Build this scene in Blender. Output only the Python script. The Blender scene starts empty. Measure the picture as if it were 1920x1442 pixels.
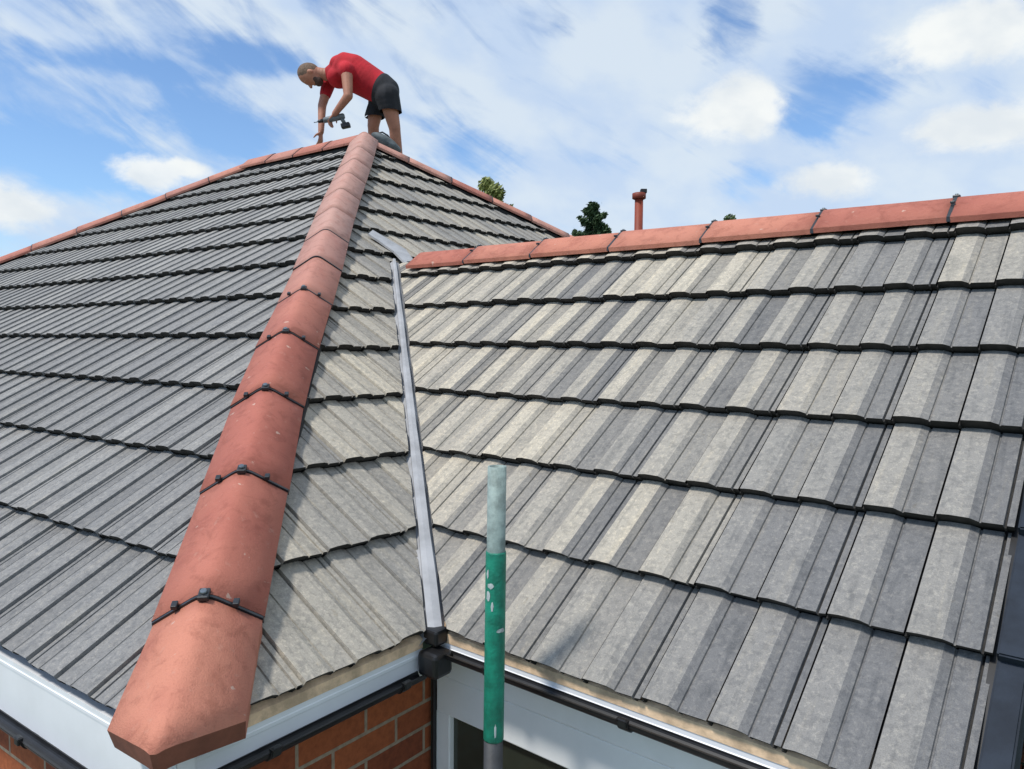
import bpy, bmesh, math, random
from mathutils import Vector, Matrix
random.seed(7)
R_ = math.radians
C = bpy.context.scene.collection
SC = bpy.context.scene

# ------------------------------------------------------------------ camera
CAM = Vector((1.3861, -0.7540, 0.7827))
FW = Vector((-0.5971, 0.8003, -0.0536)).normalized()
RT = FW.cross(Vector((0, 0, 1))).normalized()
UP = RT.cross(FW)
ROLL = 0.00815
RT, UP = (RT * math.cos(ROLL) + UP * math.sin(ROLL)), (UP * math.cos(ROLL) - RT * math.sin(ROLL))
FPX = 1414.97
cd = bpy.data.cameras.new('camera'); cam = bpy.data.objects.new('camera', cd); C.objects.link(cam)
cd.sensor_width = 36; cd.lens = FPX / 1920 * 36; cd.clip_start = 0.05; cd.clip_end = 3000
cam.matrix_world = Matrix(((RT.x, UP.x, -FW.x, CAM.x), (RT.y, UP.y, -FW.y, CAM.y), (RT.z, UP.z, -FW.z, CAM.z), (0, 0, 0, 1)))
SC.camera = cam

def at(px, py, depth):
    return CAM + (FW + RT * ((px - 960) / FPX) - UP * ((py - 721) / FPX)) * depth

# ------------------------------------------------------------------ light
SUN_EL = R_(58)
SUN_AZ = Vector((-0.36, -0.93, 0)).normalized()          # horizontal direction towards the sun
sd = bpy.data.lights.new('sun', 'SUN'); sd.energy = 3.2; sd.angle = R_(8.0); sd.color = (1.0, 0.955, 0.89)
sun = bpy.data.objects.new('sun', sd); C.objects.link(sun)
sdir = SUN_AZ * math.cos(SUN_EL) + Vector((0, 0, math.sin(SUN_EL)))
sun.rotation_euler = sdir.to_track_quat('Z', 'Y').to_euler()
sun.location = (0, 0, 20)
SC.view_settings.view_transform = 'Standard'; SC.view_settings.look = 'None'
SC.view_settings.exposure = 0.0; SC.view_settings.gamma = 1.0

class NT:
    """tiny node builder"""
    def __init__(s, tree): s.t = tree; s.n = tree.nodes; s.l = tree.links
    def add(s, typ, **kw):
        n = s.n.new(typ)
        for k, v in kw.items(): setattr(n, k, v)
        return n
    def put(s, sock, v):
        if hasattr(v, 'is_linked') or isinstance(v, bpy.types.NodeSocket): s.l.new(v, sock)
        else: sock.default_value = v
    def math(s, op, a, b=0.0, c=0.0, clamp=False):
        n = s.add('ShaderNodeMath', operation=op); n.use_clamp = clamp
        for i, v in enumerate((a, b, c)): s.put(n.inputs[i], v)
        return n.outputs[0]
    def vmath(s, op, a, b=(0, 0, 0)):
        n = s.add('ShaderNodeVectorMath', operation=op); s.put(n.inputs[0], a); s.put(n.inputs[1], b)
        return n
    def noise(s, vec, scale, detail=4, rough=.55, dist=0.0):
        n = s.add('ShaderNodeTexNoise'); s.put(n.inputs['Vector'], vec)
        n.inputs['Scale'].default_value = scale; n.inputs['Detail'].default_value = detail
        n.inputs['Roughness'].default_value = rough; n.inputs['Distortion'].default_value = dist
        return n.outputs[0]
    def smooth(s, v, lo, hi, a=0.0, b=1.0):
        n = s.add('ShaderNodeMapRange', interpolation_type='SMOOTHSTEP')
        s.put(n.inputs[0], v); n.inputs[1].default_value = lo; n.inputs[2].default_value = hi
        n.inputs[3].default_value = a; n.inputs[4].default_value = b
        return n.outputs[0]
    def mix(s, f, a, b, mode='MIX'):
        n = s.add('ShaderNodeMix', data_type='RGBA', blend_type=mode)
        s.put(n.inputs[0], f)
        s.put(n.inputs[6], a if not isinstance(a, tuple) else (*a, 1)[:4]); s.put(n.inputs[7], b if not isinstance(b, tuple) else (*b, 1)[:4])
        return n.outputs[2]

w = bpy.data.worlds.new('World'); SC.world = w; w.use_nodes = True
t = NT(w.node_tree); t.n.clear()
out = t.add('ShaderNodeOutputWorld'); bg = t.add('ShaderNodeBackground'); bg.inputs[1].default_value = 0.1
t.l.new(bg.outputs[0], out.inputs[0])
sky = t.add('ShaderNodeTexSky', sky_type='NISHITA'); sky.sun_disc = False
sky.sun_elevation = SUN_EL; sky.sun_rotation = math.atan2(SUN_AZ.x, SUN_AZ.y)
sky.air_density = 1.0; sky.dust_density = 0.4; sky.ozone_density = 1.6
tc = t.add('ShaderNodeTexCoord'); dirv = t.vmath('NORMALIZE', tc.outputs['Generated']).outputs[0]
F0 = Vector((FW.x, FW.y, 0)).normalized(); R0 = Vector((F0.y, -F0.x, 0))
dF = t.vmath('DOT_PRODUCT', dirv, tuple(F0)).outputs['Value']; dR = t.vmath('DOT_PRODUCT', dirv, tuple(R0)).outputs['Value']
az = t.math('ARCTAN2', dR, dF)
sep = t.add('ShaderNodeSeparateXYZ'); t.l.new(dirv, sep.inputs[0])
el = t.math('ARCSINE', sep.outputs[2])
def comb(x, y, z=0.0):
    n = t.add('ShaderNodeCombineXYZ'); t.put(n.inputs[0], x); t.put(n.inputs[1], y); t.put(n.inputs[2], z); return n.outputs[0]
def rot(ang, sx, sy):                                     # rotated and stretched sky coordinates
    c, s_ = math.cos(ang), math.sin(ang)
    a = t.math('ADD', t.math('MULTIPLY', az, c), t.math('MULTIPLY', el, s_))
    b = t.math('SUBTRACT', t.math('MULTIPLY', el, c), t.math('MULTIPLY', az, s_))
    return comb(t.math('MULTIPLY', a, sx), t.math('MULTIPLY', b, sy), 1.7)
n1 = t.noise(rot(-0.55, 3.4, 15.0), 1.5, 8, .58, .45)      # long cirrus streaks
n2 = t.noise(rot(-0.30, 4.5, 8.0), 1.35, 7, .55, .3)         # broad veils
n3 = t.noise(rot(0.1, 7.0, 14.0), 1.6, 6, .6, .2)            # puffy breaks
cover = t.smooth(az, -0.62, 0.15, 0.03, 0.17)                 # thicker towards the right
cov = t.math('ADD', t.math('ADD', t.math('MULTIPLY', n1, .55), t.math('MULTIPLY', n2, .45)), cover)
def blobmask(blobs, base=0.0):
    m = None
    for (px, py, rx, ry) in blobs:
        a0 = math.atan((px - 960) / FPX); e0 = math.atan((645 - py) / FPX * math.cos(a0))
        u = t.math('DIVIDE', t.math('SUBTRACT', az, a0), rx / FPX * math.cos(a0) ** 2)
        v = t.math('DIVIDE', t.math('SUBTRACT', el, e0), ry / FPX * math.cos(a0))
        d = t.math('SQRT', t.math('ADD', t.math('MULTIPLY', u, u), t.math('MULTIPLY', v, v)))
        m = d if m is None else t.math('MINIMUM', m, d)
    return m
gaps = blobmask([(1540, 185, 150, 70), (1360, 60, 60, 110), (90, 310, 280, 60), (430, 250, 140, 50), (1420, 330, 90, 40), (860, 300, 110, 55), (180, 130, 200, 24), (480, 120, 130, 30)])
gap = t.smooth(t.math('ADD', gaps, t.math('MULTIPLY', t.math('SUBTRACT', n3, .5), 1.6)), 0.2, 1.5, 0.17, 0.0)
veil = t.smooth(t.math('SUBTRACT', cov, gap), 0.42, 0.66)
cum = blobmask([(1362, 205, 95, 62), (1330, 225, 75, 40), (285, 335, 70, 34), (350, 325, 50, 18), (20, 398, 85, 40), (-20, 372, 60, 30), (1550, 335, 90, 34), (1830, 235, 150, 45), (1790, 70, 170, 60)])
nb = t.noise(rot(0.0, 9, 12), 1.6, 8, .62, .2)
cumf = t.smooth(t.math('ADD', cum, t.math('MULTIPLY', t.math('SUBTRACT', nb, .5), 1.9)), 0.5, 1.2, 1.0, 0.0)
skyc = t.mix(1.0, sky.outputs[0], (1.27, 1.50, 1.74), 'MULTIPLY')
shade = t.noise(rot(-0.2, 6, 9), 1.3, 5, .5)
veilc = t.mix(t.smooth(shade, .38, .64), (5.8, 7.1, 9.0), (7.2, 8.15, 9.1))
c1 = t.mix(t.math('MULTIPLY', veil, .93), skyc, veilc)
c2 = t.mix(t.math('MULTIPLY', cumf, .9), c1, t.mix(t.smooth(shade, .38, .6), (7.9, 8.4, 8.7), (9.6, 9.8, 9.6)))
t.l.new(c2, bg.inputs[0])

# ------------------------------------------------------------------ materials
def mat(name):
    m = bpy.data.materials.new(name); m.use_nodes = True
    n = NT(m.node_tree); b = n.n['Principled BSDF']
    return m, n, b
def simple(name, col, rough=.6, var=.12, scale=14, bump=0.0, metal=0.0, spec=.5, bscale=None):
    m, n, b = mat(name)
    tcn = n.add('ShaderNodeTexCoord').outputs['Object']
    nz = n.noise(tcn, scale, 6, .6)
    c = n.mix(n.smooth(nz, .3, .7), tuple(x * (1 - var) for x in col), tuple(min(1, x * (1 + var)) for x in col))
    n.l.new(c, b.inputs['Base Color'])
    b.inputs['Roughness'].default_value = rough; b.inputs['Metallic'].default_value = metal
    b.inputs['Specular IOR Level'].default_value = spec
    if bump:
        bp = n.add('ShaderNodeBump'); bp.inputs['Strength'].default_value = bump; bp.inputs['Distance'].default_value = .004
        n.l.new(n.noise(tcn, bscale or scale * 6, 5, .6), bp.inputs['Height']); n.l.new(bp.outputs[0], b.inputs['Normal'])
    return m

def tile_mat(name, c_dark, c_mid, c_light, bluish):
    """granular concrete roof tile: tone of each tile and half roll comes from the mesh attribute 'tone'"""
    m, n, b = mat(name)
    a = n.add('ShaderNodeAttribute', attribute_name='tone'); s = n.add('ShaderNodeSeparateColor'); n.l.new(a.outputs['Color'], s.inputs[0])
    tcn = n.add('ShaderNodeTexCoord').outputs['Object']
    base = n.mix(s.outputs[0], c_mid, c_light)
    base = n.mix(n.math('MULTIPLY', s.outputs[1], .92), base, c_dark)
    base = n.mix(n.math('MULTIPLY', s.outputs[2], .55), base, bluish)
    g = n.noise(tcn, 420, 3, .7)
    g2 = n.noise(tcn, 85, 5, .7)
    base = n.mix(n.smooth(g, .38, .66, 0, .55), base, n.mix(1.0, base, (.62, .62, .63), 'MULTIPLY'))
    base = n.mix(n.smooth(g2, .50, .64, 0, .85), base, n.mix(1.0, base, (1.35, 1.32, 1.26), 'MULTIPLY'))
    uvn = n.add('ShaderNodeUVMap', uv_map='slope').outputs[0]
    sk = n.noise(n.vmath('MULTIPLY', uvn, (34.0, 3.2, 1.0)).outputs[0], 1.0, 5, .62, .25)     # washed streaks running down each tile
    base = n.mix(n.smooth(sk, .52, .66, 0, .5), base, n.mix(1.0, base, (.60, .62, .65), 'MULTIPLY'))
    base = n.mix(n.smooth(sk, .46, .34, 0, .35), base, n.mix(1.0, base, (1.28, 1.22, 1.10), 'MULTIPLY'))
    st = n.noise(tcn, 7, 6, .65)
    base = n.mix(n.smooth(st, .52, .72, 0, .42), base, n.mix(1.0, base, (.66, .68, .70), 'MULTIPLY'))
    st2 = n.noise(tcn, 26, 5, .65, .5)
    g3 = n.noise(tcn, 48, 4, .7)
    base = n.mix(n.smooth(g3, .48, .62, 0, .75), base, n.mix(1.0, base, (.74, .75, .77), 'MULTIPLY'))
    base = n.mix(n.smooth(st2, .63, .76, 0, .5), base, n.mix(1.0, base, (.66, .60, .48), 'MULTIPLY'))
    n.l.new(base, b.inputs['Base Color'])
    b.inputs['Roughness'].default_value = .88; b.inputs['Specular IOR Level'].default_value = .3
    bp = n.add('ShaderNodeBump'); bp.inputs['Strength'].default_value = .5; bp.inputs['Distance'].default_value = .003
    n.l.new(n.math('ADD', g, g2), bp.inputs['Height']); n.l.new(bp.outputs[0], b.inputs['Normal'])
    return m
M = {}
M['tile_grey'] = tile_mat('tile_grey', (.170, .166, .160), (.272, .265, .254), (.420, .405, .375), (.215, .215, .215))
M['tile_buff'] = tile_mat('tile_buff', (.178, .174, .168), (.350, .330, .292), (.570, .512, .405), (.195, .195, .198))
M['tile_edge'] = simple('tile_edge', (.030, .028, .026), .95, .4, 40)  # near-black paints recess shade on the front edges; also dark joint grooves
M['felt'] = simple('felt', (.018, .018, .019), .9, .3)
M['lead'] = simple('lead', (.36, .363, .37), .85, .16, 9, .25, .0, .6)
M['white'] = simple('white', (.84, .85, .86), .35, .04, 5)
M['white2'] = simple('white_frame', (.84, .85, .84), .35, .05, 4)
M['black'] = simple('black_plastic', (.012, .012, .013), .42, .25, 20)
M['clip'] = simple('clip_plastic', (.020, .024, .028), .4, .3, 40)
M['screw'] = simple('screw', (.20, .23, .25), .35, .2, 40, 0, .7)
M['timber'] = simple('timber', (.74, .53, .34), .8, .3, 18, .3)
M['verge'] = simple('verge', (.020, .027, .039), .75, .25, 12, .3, spec=.3)
M['green'] = simple('green_sleeve', (.008, .205, .130), .45, .30, 26, .5)
M['galv'] = simple('galvanised', (.255, .320, .295), .65, .30, 34, .35, .2)
M['tube'] = simple('tube_dark', (.035, .038, .042), .6, .3, 14, .2)
M['paint'] = simple('scuff', (.42, .47, .46), .7, .2, 30)
M['skin'] = simple('skin', (.42, .185, .115), .6, .14, 9)
M['shirt'] = simple('shirt', (.47, .010, .020), .85, .18, 7, 1.0, bscale=9)
M['shorts'] = simple('shorts', (.016, .017, .021), .85, .25, 9, .5, bscale=16)
M['hair'] = simple('hair', (.165, .105, .070), .8, .3, 60, .6)
M['beard'] = simple('beard', (.075, .042, .030), .8, .3, 60, .6)
M['grey_plastic'] = simple('grey_plastic', (.13, .15, .155), .5, .2, 20)
M['boot'] = simple('boot', (.05, .045, .04), .8, .2, 20)
M['bag'] = simple('bag_cloth', (.12, .14, .145), .85, .3, 16, .5)
M['bark'] = simple('bark', (.09, .07, .05), .95, .3, 8, .6)
M['pipe'] = simple('pipe_red', (.23, .040, .018), .6, .18, 6)
M['grass'] = simple('grass', (.05, .085, .025), .95, .35, 3, .5)
M['paving'] = simple('paving', (.26, .25, .23), .9, .2, 4, .3)

def terracotta():
    m, n, b = mat('terracotta')
    a = n.add('ShaderNodeAttribute', attribute_name='tone'); s = n.add('ShaderNodeSeparateColor'); n.l.new(a.outputs['Color'], s.inputs[0])
    tcn = n.add('ShaderNodeTexCoord').outputs['Object']
    c = n.mix(s.outputs[0], (.44, .138, .098), (.61, .245, .160))
    big = n.noise(tcn, 3.2, 5, .6, .4)
    c = n.mix(n.smooth(big, .40, .68, 0, .6), c, (.37, .108, .078))
    c = n.mix(n.math('MULTIPLY', s.outputs[1], n.smooth(n.noise(tcn, 9, 6, .7), .0, .55)), c, (.54, .315, .255))   # dusty mortar bloom
    f = n.noise(tcn, 260, 3, .7)
    c = n.mix(n.smooth(f, .45, .7, 0, .35), c, n.mix(1.0, c, (.72, .70, .70), 'MULTIPLY'))
    md_ = n.noise(tcn, 15, 6, .7, .6)
    c = n.mix(n.smooth(md_, .48, .66, 0, .6), c, n.mix(1.0, c, (.66, .60, .58), 'MULTIPLY'))
    md2 = n.noise(tcn, 34, 5, .7)
    c = n.mix(n.smooth(md2, .58, .74, 0, .35), c, (.56, .33, .25))
    sp = n.noise(tcn, 24, 3, .5)
    c = n.mix(n.smooth(sp, .70, .73, 0, .7), c, (.62, .45, .36))
    n.l.new(c, b.inputs['Base Color']); b.inputs['Roughness'].default_value = .78; b.inputs['Specular IOR Level'].default_value = .35
    bp = n.add('ShaderNodeBump'); bp.inputs['Strength'].default_value = .35; bp.inputs['Distance'].default_value = .006
    n.l.new(n.math('ADD', f, n.noise(tcn, 30, 4, .6)), bp.inputs['Height']); n.l.new(bp.outputs[0], b.inputs['Normal'])
    return m
M['terracotta'] = terracotta()
M['terracotta_cut'] = simple('terracotta_cut', (.21, .075, .045), .9, .2, 12, .3)

def brick(name, c1, c2, mortar):
    m, n, b = mat(name)
    uv = n.add('ShaderNodeUVMap').outputs[0]
    br = n.add('ShaderNodeTexBrick'); n.l.new(uv, br.inputs['Vector'])
    br.inputs['Color1'].default_value = (*c1, 1); br.inputs['Color2'].default_value = (*c2, 1); br.inputs['Mortar'].default_value = (*mortar, 1)
    br.inputs['Scale'].default_value = 1.0; br.inputs['Mortar Size'].default_value = .0055; br.inputs['Mortar Smooth'].default_value = .15
    br.inputs['Brick Width'].default_value = .225; br.inputs['Row Height'].default_value = .075
    tcn = n.add('ShaderNodeTexCoord').outputs['Object']
    nz = n.noise(tcn, 45, 5, .65)
    c = n.mix(n.smooth(nz, .35, .7, 0, .75), br.outputs[0], n.mix(1.0, br.outputs[0], (.62, .58, .55), 'MULTIPLY'))
    n.l.new(c, b.inputs['Base Color']); b.inputs['Roughness'].default_value = .9
    bp = n.add('ShaderNodeBump'); bp.inputs['Strength'].default_value = .7; bp.inputs['Distance'].default_value = .006
    n.l.new(n.math('SUBTRACT', n.math('MULTIPLY', nz, .35), br.outputs['Fac']), bp.inputs['Height']); n.l.new(bp.outputs[0], b.inputs['Normal'])
    return m
M['brick'] = brick('brick', (.41, .110, .034), (.24, .058, .022), (.36, .28, .20))

def glass():
    m, n, b = mat('window_glass')
    tcn = n.add('ShaderNodeTexCoord').outputs['Object']
    c = n.mix(n.smooth(n.noise(tcn, 2.2, 4), .35, .65), (.030, .036, .026), (.055, .062, .046))
    n.l.new(c, b.inputs['Base Color']); b.inputs['Roughness'].default_value = .12; b.inputs['Specular IOR Level'].default_value = .5
    return m
M['glass'] = glass()

def leafm(name, a, b_):
    m, n, b = mat(name)
    at_ = n.add('ShaderNodeAttribute', attribute_name='tone'); s = n.add('ShaderNodeSeparateColor'); n.l.new(at_.outputs['Color'], s.inputs[0])
    n.l.new(n.mix(s.outputs[0], a, b_), b.inputs['Base Color']); b.inputs['Roughness'].default_value = .75
    return m
M['needles'] = leafm('needles', (.018, .045, .016), (.060, .105, .036))
M['leaf_light'] = leafm('leaf_light', (.16, .19, .05), (.36, .38, .13))
M['leaf_mid'] = leafm('leaf_mid', (.05, .09, .03), (.13, .18, .07))
M['leaf_hedge'] = leafm('leaf_hedge', (.012, .022, .010), (.035, .060, .022))

# ------------------------------------------------------------------ helpers
def link(name, bm, mats, parent=None, smooth=False):
    me = bpy.data.meshes.new(name); bm.to_mesh(me); bm.free()
    for m in (mats if isinstance(mats, (list, tuple)) else [mats]): me.materials.append(M[m])
    if smooth:
        for p in me.polygons: p.use_smooth = True
    o = bpy.data.objects.new(name, me); C.objects.link(o)
    if parent: attach(o, parent)
    return o
def attach(o, parent):
    o.parent = parent
    base = parent
    loc = Vector((0, 0, 0))
    while base is not None:
        loc += base.location; base = base.parent if base.parent else None
    # every mesh is written in world coordinates: undo the Empty's offset once (parts), nothing below it
    o.matrix_parent_inverse = Matrix.Translation(-loc) if parent.type == 'EMPTY' else Matrix.Identity(4)
def tag(o, label=None, cat=None, group=None, kind=None):
    if label: o['label'] = label
    if cat: o['category'] = cat
    if group: o['group'] = group
    if kind: o['kind'] = kind
    return o
def empty(name, loc, label, cat, group=None):
    o = bpy.data.objects.new(name, None); C.objects.link(o); o.location = loc; o.empty_display_size = .2
    return tag(o, label, cat, group)
def box(bm, c, ax, ay, az_, mi=0):
    """box centred at c with half-axis vectors"""
    vs = [bm.verts.new(c + ax * i + ay * j + az_ * k) for i in (-1, 1) for j in (-1, 1) for k in (-1, 1)]
    for f in ((0, 1, 3, 2), (4, 6, 7, 5), (0, 4, 5, 1), (2, 3, 7, 6), (0, 2, 6, 4), (1, 5, 7, 3)):
        fc = bm.faces.new([vs[i] for i in f]); fc.material_index = mi
    return vs
def rbox(bm, c, ax, ay, az_, bev=.003, mi=0):
    b2 = bmesh.new(); box(b2, c, ax, ay, az_)
    bmesh.ops.recalc_face_normals(b2, faces=b2.faces)
    bmesh.ops.bevel(b2, geom=list(b2.edges), offset=bev, segments=2, affect='EDGES', profile=.5)
    merge(bm, b2, mi)
def merge(bm, b2, mi=0):
    mp = {}
    for v in b2.verts: mp[v] = bm.verts.new(v.co)
    for f in b2.faces:
        nf = bm.faces.new([mp[v] for v in f.verts]); nf.material_index = mi; nf.smooth = f.smooth
    b2.free()
def tube(bm, pts, rads, seg=12, cap=True, mi=0, smooth=True):
    rings = []
    prev = None
    for i, p in enumerate(pts):
        d = (pts[min(i + 1, len(pts) - 1)] - pts[max(i - 1, 0)]).normalized()
        x = d.orthogonal().normalized() if prev is None else (prev - d * prev.dot(d)).normalized()
        prev = x; y = d.cross(x)
        r = rads[i] if isinstance(rads, (list, tuple)) else rads
        rings.append([bm.verts.new(p + (x * math.cos(a) + y * math.sin(a)) * r) for a in [2 * math.pi * k / seg for k in range(seg)]])
    for a, b in zip(rings, rings[1:]):
        for k in range(seg):
            f = bm.faces.new((a[k], a[(k + 1) % seg], b[(k + 1) % seg], b[k])); f.smooth = smooth; f.material_index = mi
    if cap:
        bm.faces.new(rings[0][::-1]).material_index = mi; bm.faces.new(rings[-1]).material_index = mi
def sweep(bm, sec, p0, p1, bdir, ndir, mi=0, closed=True, caps=True, smooth=False):
    """straight extrusion of a 2-D section [(b, n)] from p0 to p1"""
    a = [bm.verts.new(p0 + bdir * u + ndir * v) for u, v in sec]; b = [bm.verts.new(p1 + bdir * u + ndir * v) for u, v in sec]
    n = len(sec)
    for i in range(n if closed else n - 1):
        f = bm.faces.new((a[i], a[(i + 1) % n], b[(i + 1) % n], b[i])); f.material_index = mi; f.smooth = smooth
    if caps and closed:
        bm.faces.new(a[::-1]).material_index = mi; bm.faces.new(b).material_index = mi

# ------------------------------------------------------------------ roof planes
class Plane:
    def __init__(s, e, n, th, o, g):
        s.e = Vector(e).normalized(); s.n = Vector(n).normalized(); s.th = th; s.o = Vector(o); s.g = g
        s.up = s.n * math.cos(th) + Vector((0, 0, math.sin(th)))
        s.N = Vector((0, 0, math.cos(th))) - s.n * math.sin(th)
    def pt(s, u, d, h=0.0): return s.o + s.e * u + s.up * d + s.N * h
    def z(s, x, y): return s.o.z - ((x - s.o.x) * s.N.x + (y - s.o.y) * s.N.y) / s.N.z
def meet(a, b, z):
    m = Matrix(((a.N.x, a.N.y), (b.N.x, b.N.y)))
    r = Vector((a.N.dot(a.o) - a.N.z * z, b.N.dot(b.o) - b.N.z * z))
    x = m.inverted() @ r
    return Vector((x[0], x[1], z))
PHI, PSI = -0.02275, -0.05446
H = 2.6156
mid = Plane((0, 1, 0), (-1, 0, 0), 0.5817, (0, 0, 0), .345)
left = Plane((-math.cos(PHI), math.sin(PHI), 0), (math.sin(PHI), math.cos(PHI), 0), 0.5659, (0, 0, 0), .3783)
Y1 = 0.7557
wing = Plane((math.cos(PSI), math.sin(PSI), 0), (-math.sin(PSI), math.cos(PSI), 0), 0.6618, (0, Y1, 0), .31726)
APEX = meet(mid, left, H)
RB = APEX + left.e * 1.716                                   # far end of the short main ridge
DCOR = Vector((0, 2 * APEX.y * 1.2272, 0))                   # far eave corner of the hip end
ECOR = RB + left.e * (H / math.tan(mid.th)) - left.n * (H / math.tan(left.th)); ECOR.z = 0
KW = 6.55                                                    # courses on the wing
WLEN = 1.305

def bend(v):
    """the old roof has settled: its top leans a little to the viewer's right"""
    k = max(0.0, min(1.0, (v.z - 1.35) / (H - 1.35))); k = k * k * (3 - 2 * k)
    return v + RT * (.065 * k)

HALF = .155
UA = [(0, -.010), (.0045, -.010), (.006, .0080), (.030, .0100), (.070, .0085), (.088, .0015), (.0895, -.0035), (.0925, -.0035), (.094, .0005), (.1545, .0)]
UB = [(0, -.010), (.0045, -.010), (.006, .0080), (.030, .0100), (.070, .0085), (.088, .0015), (.0895, -.0035), (.0925, -.0035), (.094, .0005), (.134, .0), (.1355, -.009), (.1395, -.009), (.141, .0), (.1545, .0)]
def tiles(name, pl, u0, u1, n, clips, mats, tone, warp=False, ntop=None, parent=None, label=None, phase=0.0, elift=.007):
    """courses of interlocking double-roll concrete tiles; every course is a lapped strip with an undercut front edge"""
    bm = bmesh.new(); cl = bm.loops.layers.float_color.new('tone'); uvl = bm.loops.layers.uv.new('slope')
    j0 = math.floor(u0 / HALF); j1 = math.ceil(u1 / HALF)
    for k in range(n):
        d0 = k * pl.g; d1 = min((k + 1) * pl.g + .012, (ntop or 99) * pl.g)
        for j in range(j0, j1):
            uu = j * HALF + phase
            rng = random.Random(hash((name, k, j // 2)) & 0xffffff)
            rng = random.Random(k * 7919 + (j // 2) * 104729 + len(name))
            lift = rng.uniform(-.002, .002); slip = rng.uniform(-.003, .003)
            tn = tone(rng, uu, d0)
            rng2 = random.Random(k * 31 + j * 1013); j_t = rng2.uniform(-.26, .26); low_shade = rng2.choice((.45, .9, 1.1, 1.25))
            sec = UA if j % 2 == 0 else UB
            lo = []; hi = []; ed = []; ug = []
            for (du, h) in sec:
                jj = rng2.uniform(-.0012, .0012)
                lo.append(bm.verts.new(pl.pt(uu + du, d0 + slip + jj, h + elift + lift)))
                hi.append(bm.verts.new(pl.pt(uu + du, d1, h - .025)))
                ed.append(bm.verts.new(pl.pt(uu + du, d0 + slip + jj + .005, h + elift - .015 + lift)))
                ug.append(bm.verts.new(pl.pt(uu + du, d0 + .020, -.030)))
            m_ = len(sec)
            for i in range(m_ - 1):
                f = bm.faces.new((lo[i], lo[i + 1], hi[i + 1], hi[i]))
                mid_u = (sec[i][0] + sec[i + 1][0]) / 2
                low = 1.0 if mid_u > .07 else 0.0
                g = tn[1] * low * low_shade  # low half darkened in colour: painted shade mixed with random tile tone
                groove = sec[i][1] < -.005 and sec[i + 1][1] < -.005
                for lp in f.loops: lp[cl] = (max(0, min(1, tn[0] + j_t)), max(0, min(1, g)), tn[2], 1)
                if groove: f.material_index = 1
                du0, du1 = uu + sec[i][0], uu + sec[i + 1][0]
                for lp, q in zip(f.loops, ((du0, d0), (du1, d0), (du1, d1), (du0, d1))): lp[uvl].uv = (q[0] + k * 3.37, q[1])
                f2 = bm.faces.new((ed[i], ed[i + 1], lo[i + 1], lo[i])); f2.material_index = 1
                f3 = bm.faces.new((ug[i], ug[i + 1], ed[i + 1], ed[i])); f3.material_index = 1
    for co, no in clips:
        bmesh.ops.bisect_plane(bm, geom=bm.verts[:] + bm.edges[:] + bm.faces[:], plane_co=co, plane_no=no, clear_outer=True, dist=1e-5)
    if warp:
        for v in bm.verts: v.co = bend(v.co)
    o = link(name, bm, mats, parent)
    if label: o['label'] = label
    return o
def vclip(a, b, keep, off=0.0):
    """vertical clipping plane through line a-b (plan view) that keeps the side of point keep, moved off metres towards it"""
    d = Vector((b.x - a.x, b.y - a.y, 0)).normalized(); no = Vector((d.y, -d.x, 0))
    if (keep - a).dot(no) > 0: no = -no
    return (a - no * off, no)

# ------------------------------------------------------------------ the house
house = empty('house', (-3.0, 4.0, -2.5), 'brick bungalow with grey concrete tiles, terracotta ridges and a low wing with white window frames', 'house')
HN = math.floor(H / math.sin(mid.th) / mid.g) + 1
O = Vector((0, 0, 0))
V0 = meet(mid, wing, 0.0); V1 = meet(mid, wing, 1.40)
lclips = [vclip(O, APEX, Vector((-4, 1, 0)), .015), vclip(RB, ECOR, Vector((-4, 1, 0)))]
def tone_left(r, u, d): return (max(0, min(1, (d - .8) / 3.6)) * .85 + r.random() * .3 - .08, .25 + .3 * r.random(), r.random() * .4 * (1 if d < 2 else .4))  # higher courses painted paler, partly standing in for haze and glancing light
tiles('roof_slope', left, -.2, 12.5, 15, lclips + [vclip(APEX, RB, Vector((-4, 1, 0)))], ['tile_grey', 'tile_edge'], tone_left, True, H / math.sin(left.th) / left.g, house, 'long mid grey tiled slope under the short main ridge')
def tone_mid(r, u, d):
    near = max(0, 1 - abs(u - d * .84) / .35) if d < 2.2 else 0   # hip's cast shadow painted into the tile tone as a bluish band
    return (r.random() * .7 + .1, .12 + .22 * r.random(), min(1, .75 * near + .15 * r.random() + max(0, min(.45, (d - 1.8) * .3))))
mclips = [vclip(O, APEX, Vector((-1, 4, 0)), .015), vclip(APEX, DCOR, Vector((-1, 4, 0)))]
def clip_mid(bmname=None): pass
# the hip end is cut along the valley: left of the valley up to the wing ridge, above it right across
WR = wing.pt(0, KW * wing.g)                                  # a point on the wing ridge
zr = WR.z
VT = meet(mid, wing, zr)
low_n = VT.z / math.sin(mid.th) / mid.g
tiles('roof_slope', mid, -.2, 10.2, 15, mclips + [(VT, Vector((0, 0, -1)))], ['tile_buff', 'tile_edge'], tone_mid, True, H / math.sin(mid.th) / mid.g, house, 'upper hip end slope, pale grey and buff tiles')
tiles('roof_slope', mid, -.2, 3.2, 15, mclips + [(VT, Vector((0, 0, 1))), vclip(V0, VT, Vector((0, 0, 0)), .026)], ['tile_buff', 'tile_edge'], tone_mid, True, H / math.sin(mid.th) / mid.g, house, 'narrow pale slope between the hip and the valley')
def tone_wing(r, u, d):
    x = max(0, min(1, (u + .9 - d * .3) / 1.7))
    c = r.random()
    return (max(0, min(1, (1 - x) * .75 + .25 * c + (.2 if c > .75 else 0) - .05)), .35 + .45 * r.random() + .35 * x, min(1, max(0, x * .62 + .35 * (r.random() - .5) + (.35 if c < .18 else 0))))
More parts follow.
